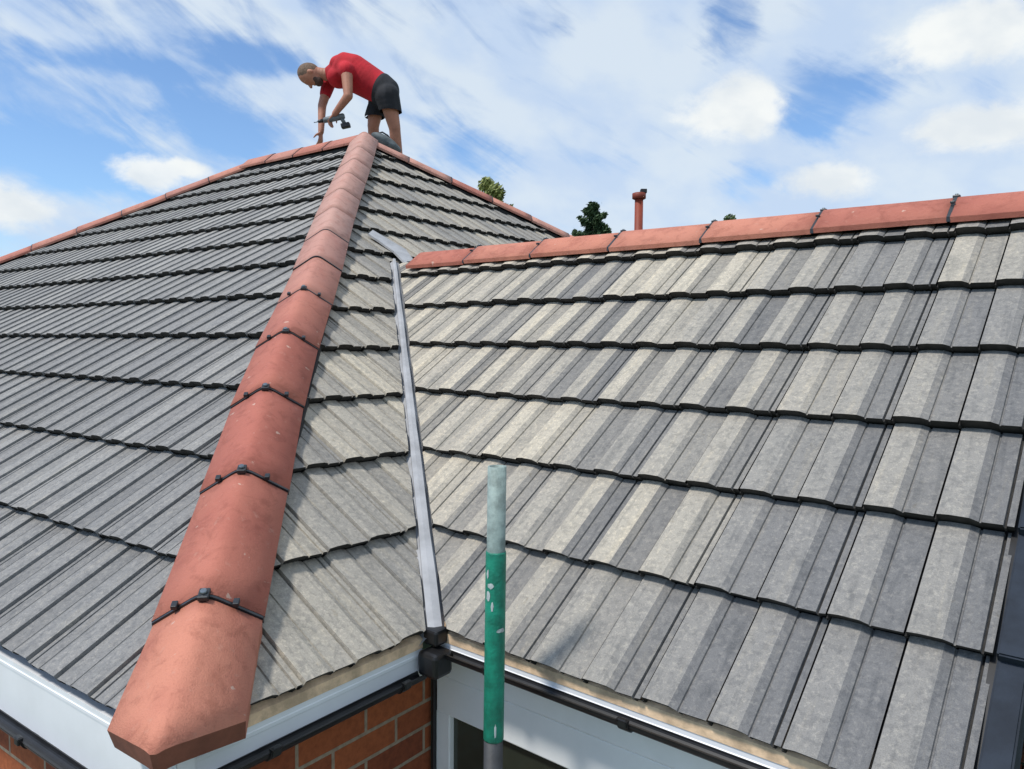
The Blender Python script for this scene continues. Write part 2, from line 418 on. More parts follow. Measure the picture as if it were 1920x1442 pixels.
tiles('roof_slope', wing, -2.4, WLEN - .03, 7, [vclip(V0, VT, wing.pt(1, 0), .028), (wing.pt(WLEN - .035, 0), wing.e)], ['tile_buff', 'tile_edge'], tone_wing, False, KW, house, 'low wing slope, buff tiles near the valley and blue grey ones near the verge', phase=.03, elift=.010)
# plain far sides and dark sarking below all tiles
def quad(bm, pts, mi=0):
    f = bm.faces.new([bm.verts.new(p) for p in pts]); f.material_index = mi
WE = wing.pt(WLEN - .05, 0)
wn2 = 2 * KW * wing.g * math.cos(wing.th)
FARE = wing.o + wing.n * wn2
bm = bmesh.new()
ln = Vector((0, 0, -.05))
quad(bm, [left.pt(.05, .10) + ln, APEX + ln, RB + ln, left.pt((ECOR - O).dot(left.e) - .05, .10) + ln]); quad(bm, [mid.pt(.05, .10) + ln, mid.pt(DCOR.y - .1, .10) + ln, APEX + ln])
quad(bm, [wing.pt(-.02, .10) + ln, wing.pt(WLEN - .005, .10) + ln, wing.pt(WLEN - .005, KW * wing.g) + ln, VT + ln])
for v in bm.verts: v.co = bend(v.co)
link('roofing_felt', bm, 'felt', house)
G2 = DCOR + (ECOR - O)
bm = bmesh.new(); cl = bm.loops.layers.float_color.new('tone')
quad(bm, [APEX, DCOR, G2, RB]); quad(bm, [RB, G2, ECOR])
rg0 = wing.pt(-1.9, KW * wing.g); rg1 = wing.pt(WLEN, KW * wing.g)
fe = FARE + wing.e * WLEN
quad(bm, [VT + Vector((0, .05, 0)), rg1, fe, FARE])
for f in bm.faces:
    for lp in f.loops: lp[cl] = (.5, .2, .2, 1)
for v in bm.verts: v.co = bend(v.co)
link('roof_slope', bm, 'tile_grey', house)['label'] = 'far sides of the roof turned away from the viewer'

# ------------------------------------------------------------------ hips and ridges
def cap_section(w_, slope, rad, nseg=5):
    """outer line of an angular ridge tile with a rounded crest, from left edge to right edge: (b, n)"""
    pts = [(-w_, -w_ * slope)]
    a = rad
    for i in range(nseg + 1):
        u = -a + 2 * a * i / nseg
        pts.append((u, -slope * (a * .5 + u * u / (2 * a))))
    pts.append((w_, -w_ * slope))
    top = pts[1 + nseg // 2][1]
    return [(u, v + slope * a * .5) for u, v in pts]
def cap_tile(name, parent, p0, p1, n0, w_=.125, slope=.52, tone=(.5, 0), th=.018, ends=(1, 1), flare=0.0, label=None, mitre=0.0, lift=0.0):
    bm = bmesh.new(); cl = bm.loops.layers.float_color.new('tone')
    d = (p1 - p0).normalized(); b = d.cross(n0).normalized(); n = b.cross(d)
    L = (p1 - p0).length
    rj = random.uniform(-.0025, .0025); tw = random.uniform(-.012, .012)
    gp = .001 if tone[1] > .55 and parent.name.startswith('hip') else .005; kt = .2 if gp < .002 else 1.0
    rj *= kt
    stations = [(gp, 1 + .02 * kt), (L * .22, 1 + .012 * kt), (L * .5, 1.0), (L * .8, 1 - .01 * kt), (L - gp, 1 - .015 * kt)]
    outer = []; inner = []
    for s_, k in stations:
        kk = k + flare * max(0, 1 - s_ / (L * .62)) ** .35 if flare else k
        sec = cap_section(w_ * kk, slope, .030)
        row = []; row2 = []
        for (u, v) in sec:
            sh = abs(u) * mitre * (1 - s_ / L)
            v = v + rj + (k - 1) * .16 + u * tw
            row.append(bm.verts.new(p0 + d * (s_ + sh) + b * u + n * (v + lift)))
            row2.append(bm.verts.new(p0 + d * (s_ + sh) + b * (u * (1 - .04)) + n * (v + lift - th)))
        outer.append(row); inner.append(row2)
    m_ = len(outer[0])
    def F(vs, mi=0, sm=True):
        f = bm.faces.new(vs); f.material_index = mi; f.smooth = sm
    for i in range(len(outer) - 1):
        for j in range(m_ - 1):
            F((outer[i][j], outer[i][j + 1], outer[i + 1][j + 1], outer[i + 1][j]))
            F((inner[i][j + 1], inner[i][j], inner[i + 1][j], inner[i + 1][j + 1]), 1)
        F((outer[i][0], outer[i + 1][0], inner[i + 1][0], inner[i][0]), 0, False)
        F((outer[i][-1], inner[i][-1], inner[i + 1][-1], outer[i + 1][-1]), 0, False)
    for i, e in ((0, ends[0]), (-1, ends[1])):
        for j in range(m_ - 1):
            F((outer[i][j], inner[i][j], inner[i][j + 1], outer[i][j + 1]) if i == 0 else (outer[i][j], outer[i][j + 1], inner[i][j + 1], inner[i][j]), 1 if e else 0, False)
    for f in bm.faces:
        for lp in f.loops: lp[cl] = (tone[0], tone[1], 0, 1)
    o = link(name, bm, ['terracotta', 'terracotta_cut'], parent)
    if label: o['label'] = label
    return o
def clip(parent, p, d, n0, w_=.125, slope=.52, big=1.0, hb=.0032):
    """dry-ridge union: thin black band across the joint, a screw plate on the crest and two side studs"""
    bm = bmesh.new()
    b = d.cross(n0).normalized(); n = b.cross(d)
    sec = cap_section(w_ * 1.0, slope, .030)
    for (u0, v0), (u1, v1) in zip(sec, sec[1:]):
        vs = []
        for dd in (-hb, hb):
            for (u, v) in ((u0, v0), (u1, v1)):
                vs.append((dd, u, v))
        q = [p + d * a + b * u + n * (v + .0025) for a, u, v in vs]; q2 = [p + d * a + b * u + n * (v - .014) for a, u, v in vs]
        V = [bm.verts.new(x) for x in q]; W = [bm.verts.new(x) for x in q2]
        bm.faces.new((V[0], V[1], V[3], V[2])); bm.faces.new((V[0], V[2], W[2], W[0])); bm.faces.new((V[1], W[1], W[3], V[3]))
        bm.faces.new((V[0], W[0], W[1], V[1])); bm.faces.new((V[2], V[3], W[3], W[2]))
    if big > 0:
        k = big
        rbox(bm, p + n * .004, d * .016 * k, b * .0125 * k, n * .007 * k, .003)
        tube(bm, [p + n * .010 * k, p + n * (.010 + .008) * k], [.009 * k, .007 * k], 8, True, 1)
        for s_ in (-.068, .068):
            vv = -abs(s_) * slope + slope * .0275
            rbox(bm, p + b * s_ + n * (vv + .004), d * .010 * k, b * .007 * k, n * .006 * k, .002)
    return link('ridge_clip', bm, ['clip', 'screw'], parent)
def bedding(name, p0, p1, n0, w_, slope, label, drop=.015, warp=False):
    """dark dry-ridge roll below the caps"""
    bm = bmesh.new(); d = (p1 - p0).normalized(); b = d.cross(n0).normalized(); n = b.cross(d)
    sec = [(-w_ * .80, -w_ * .80 * slope - drop), (-w_ * .5, -w_ * .5 * slope - .02), (0, -.02), (w_ * .5, -w_ * .5 * slope - .02), (w_ * .80, -w_ * .80 * slope - drop), (w_ * .78, -w_ * slope - drop - .05), (-w_ * .78, -w_ * slope - drop - .05)]
    N_ = 8
    prev = None
    for i in range(N_ + 1):
        c = p0.lerp(p1, i / N_)
        if warp: c = bend(c)
        row = [bm.verts.new(c + b * u + n * v) for u, v in sec]
        if prev:
            for j in range(len(sec)): bm.faces.new((prev[j], prev[(j + 1) % len(sec)], row[(j + 1) % len(sec)], row[j]))
        prev = row
    o = link(name, bm, 'felt', house); o['label'] = label
    return o
Zv = Vector((0, 0, 1))
# main hip, nearest the viewer
hd = (APEX - O).normalized(); HL = (APEX - O).length
hn = (Zv - hd * hd.z).normalized()
def hip_pt(s): return bend(O + hd * s) + Zv * (.078 + .02 * max(0, s - 3) / 3) - RT * (.03 * math.exp(-((s - 1.5) / .8) ** 2))
hip = bedding('hip_ridge', O + hd * .10 + Zv * .06, APEX + Zv * .06, hn, .122, .64, 'hip in the foreground under wide terracotta ridge tiles', .02, True)
ss = [-.122, .294, .80, 1.30, 1.78, 2.26, 2.73, 3.20, 3.67, 4.14, 4.61, 5.08, 5.55, HL + .02]
for i, (a, b) in enumerate(zip(ss, ss[1:])):
    dust = max(0, min(1, (a - 1.6) / 1.5)) * random.uniform(.88, 1)
    first = i == 0
    cap_tile('ridge_tile', hip, hip_pt(a), hip_pt(b), hn, .124, .70, (random.uniform(.05, .5) if i else .9, dust), .018 if not first else .052, (1, 1),   .05 if first else 0, 'clean blunt ended ridge tile at the foot of the hip' if first else None, 1.0 if first else 0)
for i, a in enumerate(ss[1:8]):
    d = (hip_pt(a + .02) - hip_pt(a - .02)).normalized()
    clip(hip, hip_pt(a), d, hn, .124, .70, 1.0 if i < 5 else 0.0)
# main ridge and the two far hips
def run_caps(name, p0, p1, label, length=.455, w_=.115, slope=.68, lift=.062, clips=0.0, warp=True, dust=(.1, .5), nn=Zv):
    d = (p1 - p0).normalized(); n0 = (nn - d * d.dot(nn)).normalized()
    par = bedding(name, p0 + Zv * (lift - .02), p1 + Zv * (lift - .02), n0, w_, slope, label, .02, warp)
    L = (p1 - p0).length; k = max(1, int(round(L / length)))
    f = bend if warp else (lambda v: v)
    for i in range(k):
        a = f(p0 + d * (L * i / k)) + Zv * lift; b = f(p0 + d * (L * (i + 1) / k)) + Zv * lift
        cap_tile('ridge_tile', par, a, b, n0, w_, slope, (random.random(), random.uniform(*dust)))
        if i: clip(par, a, d, n0, w_, slope, clips, .0062 if name == 'wing_ridge' else .0032)
    return par
run_caps('main_ridge', APEX, RB, 'short main ridge of terracotta tiles on top of the roof', lift=.080, w_=.132, slope=.86)
run_caps('hip_ridge', ECOR, RB, 'far terracotta hip that falls away beyond the grey slope', warp=True)
run_caps('hip_ridge', DCOR, APEX, 'far terracotta hip behind the upper hip end slope', warp=True, dust=(.2, .7))
# wing ridge
wr0 = wing.pt(-1.79, KW * wing.g); wr1 = wing.pt(1.395, KW * wing.g)
run_caps('wing_ridge', wr0, wr1, 'bright terracotta ridge of the low wing with black clips', .455, .132, .74, .034, .75, False, (0, .08))

# ------------------------------------------------------------------ valley, verge
bm = bmesh.new()
vd = (VT - V0).normalized()
va = wing.N.cross(mid.N)
def strip(bm, rows, w0, w1):
    pass
NV = 14
rows = []
for i in range(NV + 1):
    s = i / NV
    c = V0.lerp(VT, s) - vd * .03 * (1 - s)
    wid = .0205 - .011 * s + .0012 * math.sin(i * 2.1)
    lat = Vector((vd.y, -vd.x, 0)).normalized()
    if lat.dot(RT) < 0: lat = -lat
    h = .010
    rows.append([bm.verts.new(c + lat * u + Zv * (v + h)) for u, v in ((-.05, -.040), (-wid, -.010), (-wid * .96, .005), (-wid * .1, .008), (wid * .96, .005), (wid, -.010), (.06, -.040))])
for a, b in zip(rows, rows[1:]):
    for j in range(len(a) - 1):
        f = bm.faces.new((a[j], a[j + 1], b[j + 1], b[j])); f.smooth = False
link('valley_lead', bm, 'lead', house)['label'] = 'pale grey lead strip down the valley'
# lead saddle at the head of the valley
bm = bmesh.new()
def mp(u, d, h=.02): return mid.pt(u, d, h)
pts = [mp(2.51, 2.62, .028), mp(2.60, 2.69, .028), mp(2.70, 2.46, .030), mp(2.60, 2.20, .034), mp(2.50, 2.16, .034), mp(2.55, 2.40, .030)]
q = [bm.verts.new(p) for p in pts]; bm.faces.new(q)
q2 = [bm.verts.new(p - mid.N * .012) for p in pts]
for i in range(len(q)): bm.faces.new((q[i], q2[i], q2[(i + 1) % len(q)], q[(i + 1) % len(q)]))
bmesh.ops.subdivide_edges(bm, edges=bm.edges[:], cuts=2, use_grid_fill=True)
link('lead_saddle', bm, 'lead', house)['label'] = 'pale lead flashing dressed over the tiles at the ridge end'

verge = None
bm = bmesh.new(); sweep(bm, [(-.012, -.018), (.014, -.018), (.014, -.13), (-.012, -.13)], wing.pt(WLEN - .03, 0), wing.pt(WLEN - .03, KW * wing.g), wing.e, wing.N)
verge = link('dry_verge', bm, 'black', house); verge['label'] = 'dark dry verge at the open end of the wing'
for k in range(7):
    bm = bmesh.new(); d0 = k * wing.g - .012; d1 = min((k + 1) * wing.g + .02, KW * wing.g)
    u0, u1 = WLEN - .028, WLEN + .022
    for (a, b, h0, h1) in ((u0, u1, .018, .018),):
        P_ = [wing.pt(a, d0, h0 + .006), wing.pt(b, d0, h1 + .006), wing.pt(b, d1, h1 - .020), wing.pt(a, d1, h0 - .020)]
        Q_ = [wing.pt(a, d0 + .004, -.02), wing.pt(b, d0 + .004, -.085), wing.pt(b, d1, -.085), wing.pt(a, d1, -.04)]
        V = [bm.verts.new(x) for x in P_]; W = [bm.verts.new(x) for x in Q_]
        bm.faces.new(V)
        for i in range(4): bm.faces.new((V[i], W[i], W[(i + 1) % 4], V[(i + 1) % 4]))
        bm.faces.new(W[::-1])
    bmesh.ops.recalc_face_normals(bm, faces=bm.faces)
    bmesh.ops.bevel(bm, geom=bm.edges[:], offset=.004, segments=2, affect='EDGES')
    link('verge_unit', bm, 'verge', verge)

# ------------------------------------------------------------------ eaves: fascia, gutter, walls
def eave(pl, u0, u1, gz, ftop, fbot, label, timber=True, gl=None, gr=None):
    outv = -pl.n
    base = lambda u, off, z: pl.o + pl.e * u + outv * off + Zv * z
    bm = bmesh.new()
    sweep(bm, [(-.012, ftop), (-.012, fbot), (-.050, fbot), (-.050, ftop)], base(u0, 0, 0), base(u1, 0, 0), outv, Zv)
    # small rounded step along the board
    sweep(bm, [(-.0121, ftop - .012), (-.010, ftop - .014), (-.010, ftop - .022), (-.0121, ftop - .024)], base(u0, 0, 0), base(u1, 0, 0), outv, Zv, caps=False)
    f = link('fascia', bm, 'white', house); f['label'] = label + ' white fascia board'
    if timber:
        bm = bmesh.new()
        sweep(bm, [(-.010, ftop + .026), (-.010, ftop + .001), (-.075, ftop + .001), (-.075, ftop + .060)], base(u0, 0, 0), base(u1, 0, 0), outv, Zv)
        link('eaves_batten', bm, 'timber', house)
    bm = bmesh.new()
    r = .019; n_ = 12
    cx = .0075
    prof = [(cx + r * math.cos(a), gz + .003 + r * 1.0 * math.sin(a) - .0) for a in [math.pi + math.pi * i / n_ for i in range(n_ + 1)]]
    prof = prof + [(prof[-1][0] + .004, gz + .004), (prof[-1][0] + .004, gz - .006)]
    inner = [(cx + (r - .003) * math.cos(a), gz + .003 + (r - .003) * math.sin(a)) for a in [2 * math.pi - math.pi * i / n_ for i in range(n_ + 1)]]
    prof2 = prof[:n_ + 1] + [(prof[n_][0] + .003, gz + .006), (cx + r - .003, gz + .006)] + inner[1:]
    g0 = u0 if gl is None else gl; g1 = u1 if gr is None else gr
    sweep(bm, prof2, base(g0, 0, 0), base(g1, 0, 0), outv, Zv, smooth=False)
    g = link('gutter', bm, 'black', house); g['label'] = label + ' black half round gutter'
    u = g0 + .22
    while u < g1 - .05:
        bm = bmesh.new()
        pr = [(cx + (r + .004) * math.cos(a), gz + .003 + (r + .004) * math.sin(a)) for a in [math.pi + math.pi * i / n_ for i in range(n_ + 1)]]
        pi = [(cx + (r + .0005) * math.cos(a), gz + .003 + (r + .0005) * math.sin(a)) for a in [2 * math.pi - math.pi * i / n_ for i in range(n_ + 1)]]
        sweep(bm, pr + [(pr[-1][0] + .006, gz + .012), (pr[-1][0] - .008, gz + .013)] + pi, base(u - .014, 0, 0), base(u + .014, 0, 0), outv, Zv)
        rbox(bm, base(u, cx + r + .002, gz + .004), pl.e * .011, outv * .007, Zv * .010, .003)
        link('gutter_bracket', bm, 'black', g)
        u += .40
    return g
eave(left, .0, 9.0, -.185, -.034, -.215, 'long slope', False, gl=.0)
eave(mid, .0, .72, -.107, -.047, -.137, 'hip end', True, gl=.0, gr=.70)
eave(wing, -.02, WLEN - .02, -.053, -.036, -.083, 'wing', True, gl=-.0)
# internal gutter angle at the foot of the valley
bm = bmesh.new()
cor = V0 + Vector((.045, -.045, -.075))
rbox(bm, cor + Vector((-.012, .012, .0)), mid.e * .036, wing.e * .036, Zv * .034, .012)
rbox(bm, cor + Vector((-.03, .035, .062)), mid.e * .026, wing.e * .026, Zv * .022, .008)
link('gutter_angle', bm, 'black', house)['label'] = 'black internal gutter corner below the valley'

def wall(name, p0, p1, zb, zt, thick, m_, label=None, inward=None):
    bm = bmesh.new(); uvl = bm.loops.layers.uv.new('UVMap')
    d = (p1 - p0); L = d.length; d.normalize()
    i_ = inward
    A = [p0, p1, p1 + i_ * thick, p0 + i_ * thick]
    lo = [bm.verts.new(Vector((a.x, a.y, zb))) for a in A]; hi = [bm.verts.new(Vector((a.x, a.y, zt))) for a in A]
    for k in range(4):
        f = bm.faces.new((lo[k], lo[(k + 1) % 4], hi[(k + 1) % 4], hi[k]))
        ll = (A[(k + 1) % 4] - A[k]).length
        for lp, uv in zip(f.loops, ((0, zb), (ll, zb), (ll, zt), (0, zt))): lp[uvl].uv = (uv[0] + .07, uv[1] + 10.02)
    bm.faces.new(hi); bm.faces.new(lo[::-1])
    o = link(name, bm, m_, house)
    if label: o['label'] = label
    return o
WI = .11
c00 = O + mid.n * WI + left.n * WI
wall('wall', c00, c00 + left.e * 8.6, -2.5, -.19, .25, 'brick', 'sunlit orange brick wall below the long slope', left.n)
wall('wall', c00 + Vector((0, .003, 0)), Vector((-WI, Y1 + .105, 0)), -2.5, -.16, .25, 'brick', 'shaded brick wall below the hip end', mid.n)
gw = wing.pt(WLEN - .22, 0); gw.z = 0
wall('wall', gw + wing.n * .13, gw + wing.n * (wn2 - .1), -2.5, -.08, .2, 'brick', 'brick gable wall of the wing', -wing.e)
bm = bmesh.new(); uvl = bm.loops.layers.uv.new('UVMap')      # gable triangle
tri = [gw + wing.n * .13 + Zv * -.08, gw + wing.n * (wn2 - .1) + Zv * -.08, gw + wing.n * (wn2 / 2) + Zv * (KW * wing.g * math.sin(wing.th) - .12)]
f1 = bm.faces.new([bm.verts.new(p) for p in tri]); f2 = bm.faces.new([bm.verts.new(p - wing.e * .2) for p in tri][::-1])
for f in bm.faces:
    for lp in f.loops: lp[uvl].uv = ((lp.vert.co - gw).dot(wing.n), lp.vert.co.z + 10)
link('gable', bm, 'brick', house)
# white window frame across the wing
bm = bmesh.new()
wf = lambda u, off, z: wing.o + wing.e * u + wing.n * off + Zv * z
def bar(u0, u1, z0, z1, off=.11, th=.03):
    c = (wf(u0, off, z0) + wf(u1, off, z1)) / 2 + wing.n * th
    rbox(bm, c, wing.e * ((u1 - u0) / 2), wing.n * th, Zv * ((z1 - z0) / 2), .004)
bar(-.095, WLEN - .24, -.185, -.05, .095, .03)
bar(-.093, WLEN - .24, -.300, -.187, .100, .03)
for u in (-.068, .62, WLEN - .27): bar(u - .028, u + .028, -1.45, -.298, .101, .028)
bar(-.09, WLEN - .24, -1.52, -1.448, .09, .04)
fr = link('window_frame', bm, 'white2', house)
for (a, b) in ((-.042, .594), (.646, WLEN - .297)):
    bm = bmesh.new(); c = (wf(a, .125, -.298) + wf(b, .125, -1.45)) / 2
    box(bm, c, wing.e * ((b - a) / 2), wing.n * .006, Zv * .576); link('pane', bm, 'glass', fr)
bm = bmesh.new(); box(bm, wf(-.098, .10, -.8) , wing.e * .004, wing.n * .012, Zv * .66); link('corner_seal', bm, 'black', house)
wall('wall', wf(-.09, .11, 0), wf(WLEN - .24, .11, 0), -2.5, -1.522, .2, 'brick', 'low brick wall under the wing windows', wing.n)
# clay coloured vent pipe through the hip end behind the wing
vp = Vector((-1.08, 4.005, mid.z(-1.08, 4.005)))
bm = bmesh.new()
tube(bm, [vp - Zv * .1, vp + Zv * 1.10], .029, 20)
pp = link('vent_pipe', bm, 'pipe', house)
bm = bmesh.new(); tube(bm, [vp + Zv * 1.08, vp + Zv * 1.085, vp + Zv * 1.12, vp + Zv * 1.125], [.038, .047, .047, .034], 20); link('pipe_cap', bm, 'pipe', pp)
bm = bmesh.new(); tube(bm, [vp - Zv * .06, vp + Zv * .04, vp + Zv * .10], [.13, .10, .044], 20); link('pipe_collar', bm, 'lead', pp)
bm = bmesh.new(); rbox(bm, vp + Zv * 1.135 + RT * .03, RT * .022, FW * .02, Zv * .014, .004); link('pipe_grille', bm, 'black', pp)

# ------------------------------------------------------------------ scaffold tube
sp = at(927, 1240, 1.74); sp.z = 0
pole = empty('scaffold_pole', (sp.x, sp.y, -2.5), 'upright scaffold tube with a green plastic sleeve in front of the wing gutter', 'scaffold pole')
def pz(py): return at(927, py, 1.74).z
zt, zs, zb_ = pz(871), pz(1030), pz(1390)
r_ = .0215
tilt = RT * .0022
bm = bmesh.new()
def pp_(z): return Vector((sp.x, sp.y, z)) + RT * (.006 * z)
n_ = 24
rings = []
for (r, z) in ((r_ - .004, zt - .05), (r_ - .004, zt), (r_, zt), (r_, zs - .03)):
    rings.append([bm.verts.new(pp_(z) + Vector((math.cos(2 * math.pi * k / n_), math.sin(2 * math.pi * k / n_), 0)) * r) for k in range(n_)])
for a, b in zip(rings, rings[1:]):
    for k in range(n_): f = bm.faces.new((a[k], a[(k + 1) % n_], b[(k + 1) % n_], b[k])); f.smooth = False if (a is rings[1]) else True
link('steel_tube', bm, 'galv', pole)
bm = bmesh.new(); tube(bm, [pp_(zs), pp_(zs - .004), pp_(zb_ + .004), pp_(zb_)], [r_ + .0012, r_ + .0022, r_ + .0022, r_ + .0012], 28); 
sl = link('green_sleeve', bm, 'green', pole)
bm = bmesh.new(); tube(bm, [pp_(zb_ + .01), pp_(-2.5)], r_ + .001, 24); link('lower_tube', bm, 'tube', pole)
# pale plaster scuffs on the sleeve: thin raised flakes
def flake(px0, px1, py0, py1):
    bm = bmesh.new()
    rr = r_ + .0030
    toCam = (CAM - pp_(0)); toCam.z = 0; toCam.normalize(); side = Vector((-toCam.y, toCam.x, 0)); 
    if side.dot(RT) < 0: side = -side
    a0 = math.asin(max(-.98, min(.98, (px0 - 927) / 19.0))); a1 = math.asin(max(-.98, min(.98, (px1 - 927) / 19.0)))
    rng = random.Random(px0 * 7 + py0)
    o_ = []; n_ = 12
    zc = (pz(py0) + pz(py1)) / 2; hz = abs(pz(py0) - pz(py1)) / 2; ac = (a0 + a1) / 2; ha = (a1 - a0) / 2
    for k in range(n_):
        th = 2 * math.pi * k / n_; q = rng.uniform(.7, 1.1)
        a = ac + ha * math.cos(th) * q; z = zc + hz * math.sin(th) * q
        o_.append(bm.verts.new(pp_(z) + (toCam * math.cos(a) + side * math.sin(a)) * rr))
    c = bm.verts.new(pp_(zc) + (toCam * math.cos(ac) + side * math.sin(ac)) * (rr + .0006))
    for k in range(n_): bm.faces.new((o_[k], o_[(k + 1) % n_], c))
    link('plaster_scuff', bm, 'paint', sl)
for a in ((913, 925, 1085, 1097), (911, 918, 1098, 1122), (919, 924, 1118, 1140), (929, 944, 1170, 1180), (928, 932, 1350, 1380), (911, 915, 1060, 1080)): flake(*a)

# ------------------------------------------------------------------ roofer
DP = 7.72
person_root = at(722, 300, DP)
def J(px, py, dd=0.0): return at(px, py, DP + dd)
def ball(bm, c, rx, ry=None, rz=None, axes=None, seg=14):
    b2 = bmesh.new(); bmesh.ops.create_uvsphere(b2, u_segments=seg, v_segments=seg, radius=1)
    ax = axes or (Vector((1, 0, 0)), Vector((0, 1, 0)), Vector((0, 0, 1)))
    for v in b2.verts: v.co = c + ax[0] * v.co.x * rx + ax[1] * v.co.y * (ry or rx) + ax[2] * v.co.z * (rz or rx)
    merge(bm, b2)
def limb(bm, pts, rads, n=5):
    """chain of overlapping spheres: fused later by a voxel remesh into one skin"""
    for (a, b, ra, rb) in zip(pts, pts[1:], rads, rads[1:]):
        L = (b - a).length; k = max(2, int(L / (min(ra, rb) * .35)))
        for i in range(k + 1):
            f = i / k; ball(bm, a.lerp(b, f), ra + (rb - ra) * f, seg=10)
def fuse(name, bm, m_, parent, vox=.011, smooth=6):
    o = link(name, bm, m_)
    md = o.modifiers.new('r', 'REMESH'); md.mode = 'VOXEL'; md.voxel_size = vox
    s = o.modifiers.new('s', 'SMOOTH'); s.iterations = smooth; s.factor = .5
    dg = bpy.context.evaluated_depsgraph_get(); dg.update()
    me = bpy.data.meshes.new_from_object(o.evaluated_get(dg)); 
    o.modifiers.clear(); o.data = me
    for p in me.polygons: p.use_smooth = True
    if parent: attach(o, parent)
    return o
fwd = -RT.copy(); fwd.z = 0; fwd.normalize()                   # he faces the viewer's left
dep = Vector((FW.x, FW.y, 0)).normalized()
neck, headc = J(611, 140, 0), J(584, 140, .0)
chest, belly, pelv = J(642, 131), J(686, 151), J(722, 172)
lsh, rsh = J(650, 132, -.19), J(618, 150, .165)
lel, lwr = J(653, 180, -.25), J(628, 213, -.16)
rel, rwr = J(604, 198, .10), J(602, 247, .04)
lhip, rhip = J(726, 180, -.095), J(708, 180, .10)
lkn, rkn = J(740, 240, -.02), J(700, 236, .16)
# back slope under his feet
bN = (DCOR - APEX).cross(G2 - DCOR).normalized()
if bN.z < 0: bN = -bN
def backz(x, y): return APEX.z - ((x - APEX.x) * bN.x + (y - APEX.y) * bN.y) / bN.z
la = at(752, 300, DP + .26); la.z = backz(la.x, la.y) + .10
ra = at(706, 300, DP + .50); ra.z = backz(ra.x, ra.y) + .10
bm = bmesh.new()
ax3 = lambda z_: None
UPz = Vector((0, 0, 1))
def torso(bm, grow=0.0):
    sp_ = [chest, J(662, 137), belly, J(706, 163), pelv]
    rr = [(.165, .158), (.175, .168), (.170, .155), (.165, .145), (.170, .140)]     # (depth half width, thickness)
    for (a, b, r0, r1) in zip(sp_, sp_[1:], rr, rr[1:]):
        for i in range(5):
            f = i / 4; c = a.lerp(b, f); d = (b - a).normalized(); up = dep.cross(d).normalized()
            w0 = r0[0] + (r1[0] - r0[0]) * f + grow; h0 = r0[1] + (r1[1] - r0[1]) * f + grow
            ball(bm, c, .10, w0, h0, (d, dep, up), 16)
torso(bm)
limb(bm, [chest, neck, J(600, 138)], [.09, .062, .06])
limb(bm, [lsh, lel, lwr], [.062, .047, .032]); limb(bm, [rsh, rel, rwr], [.060, .045, .031])
limb(bm, [lhip, lkn], [.098, .062]); limb(bm, [rhip, rkn], [.098, .062])
limb(bm, [lkn, lkn.lerp(la, .4), la], [.060, .062, .038]); limb(bm, [rkn, rkn.lerp(ra, .4), ra], [.060, .062, .038])
# head: crown to the left, face turned down to the work
hx = (J(560, 134) - J(606, 142)).normalized()                 # chin/neck -> crown
hy = dep; hf = hy.cross(hx).normalized()
if hf.z > 0: hf = -hf                                         # direction of the face: down
hf = (hf + hx * .05).normalized()
ball(bm, headc + hx * .018, .122, .086, .104, (hx, hy, hf), 18)
ball(bm, headc - hx * .040 + hf * .035, .080, .066, .064, (hx, hy, hf), 14)     # jaw
ball(bm, headc - hx * .092 + hf * .062, .026, .028, .022, (hx, hy, hf))          # chin
limb(bm, [headc + hf * .100 + hx * .012, headc + hf * .124 - hx * .022], [.011, .017])   # nose
ball(bm, headc + hf * .094 + hx * .034, .012, .055, .012, (hx, hy, hf))          # brow
for s_ in (-1, 1):
    ball(bm, headc + hy * (.088 * s_) - hx * .004 - hf * .005, .030, .010, .018, (hx, hy, hf))   # ear
ball(bm, headc - hx * .052 + hf * .098, .008, .026, .008, (hx, hy, hf))          # lips
def hand(bm, wr, d, palm_n, curl, s=1.0):
    """palm, four bent fingers and a thumb"""
    d = d.normalized(); sd_ = d.cross(palm_n).normalized(); pn = sd_.cross(d).normalized()
    for i in range(5):
        f = i / 4; ball(bm, wr + d * (.020 + .065 * f) * s, .022 * s, (.030 + .012 * f) * s, .015 * s, (d, sd_, pn), 10)
    for k, (off, ln_) in enumerate(((-.032, .070), (-.011, .080), (.011, .076), (.031, .060))):
        p = wr + d * .085 * s + sd_ * off * s; dd = d.copy(); pts = [p]
        for seg_, fr_ in enumerate((.42, .32, .26)):
            dd = (dd * math.cos(curl[seg_]) + pn * math.sin(curl[seg_])).normalized(); p = p + dd * ln_ * fr_ * s; pts.append(p)
        limb(bm, pts, [.0098 * s, .0092 * s, .0085 * s, .0075 * s])
    p = wr + d * .030 * s - sd_ * .034 * s
    q = p + (d * .55 - sd_ * .6 + pn * .45).normalized() * .040 * s; r = q + (d * .75 + pn * .65 - sd_ * .1).normalized() * .034 * s
    limb(bm, [p, q, r], [.015 * s, .0115 * s, .009 * s])
grip = J(616, 224, -.13)
hand(bm, lwr, (J(618, 226, -.12) - lwr), -dep * .2 + RT * .8 - UPz * .4, (.7, .8, .7))
hand(bm, rwr, (J(601, 270, .035) - rwr), -RT * .6 + dep * .2, (.25, .35, .35))
body = fuse('person', bm, 'skin', None, .0075, 5)
tag(body, 'man in red t-shirt and dark shorts bending over the roof top', 'person')
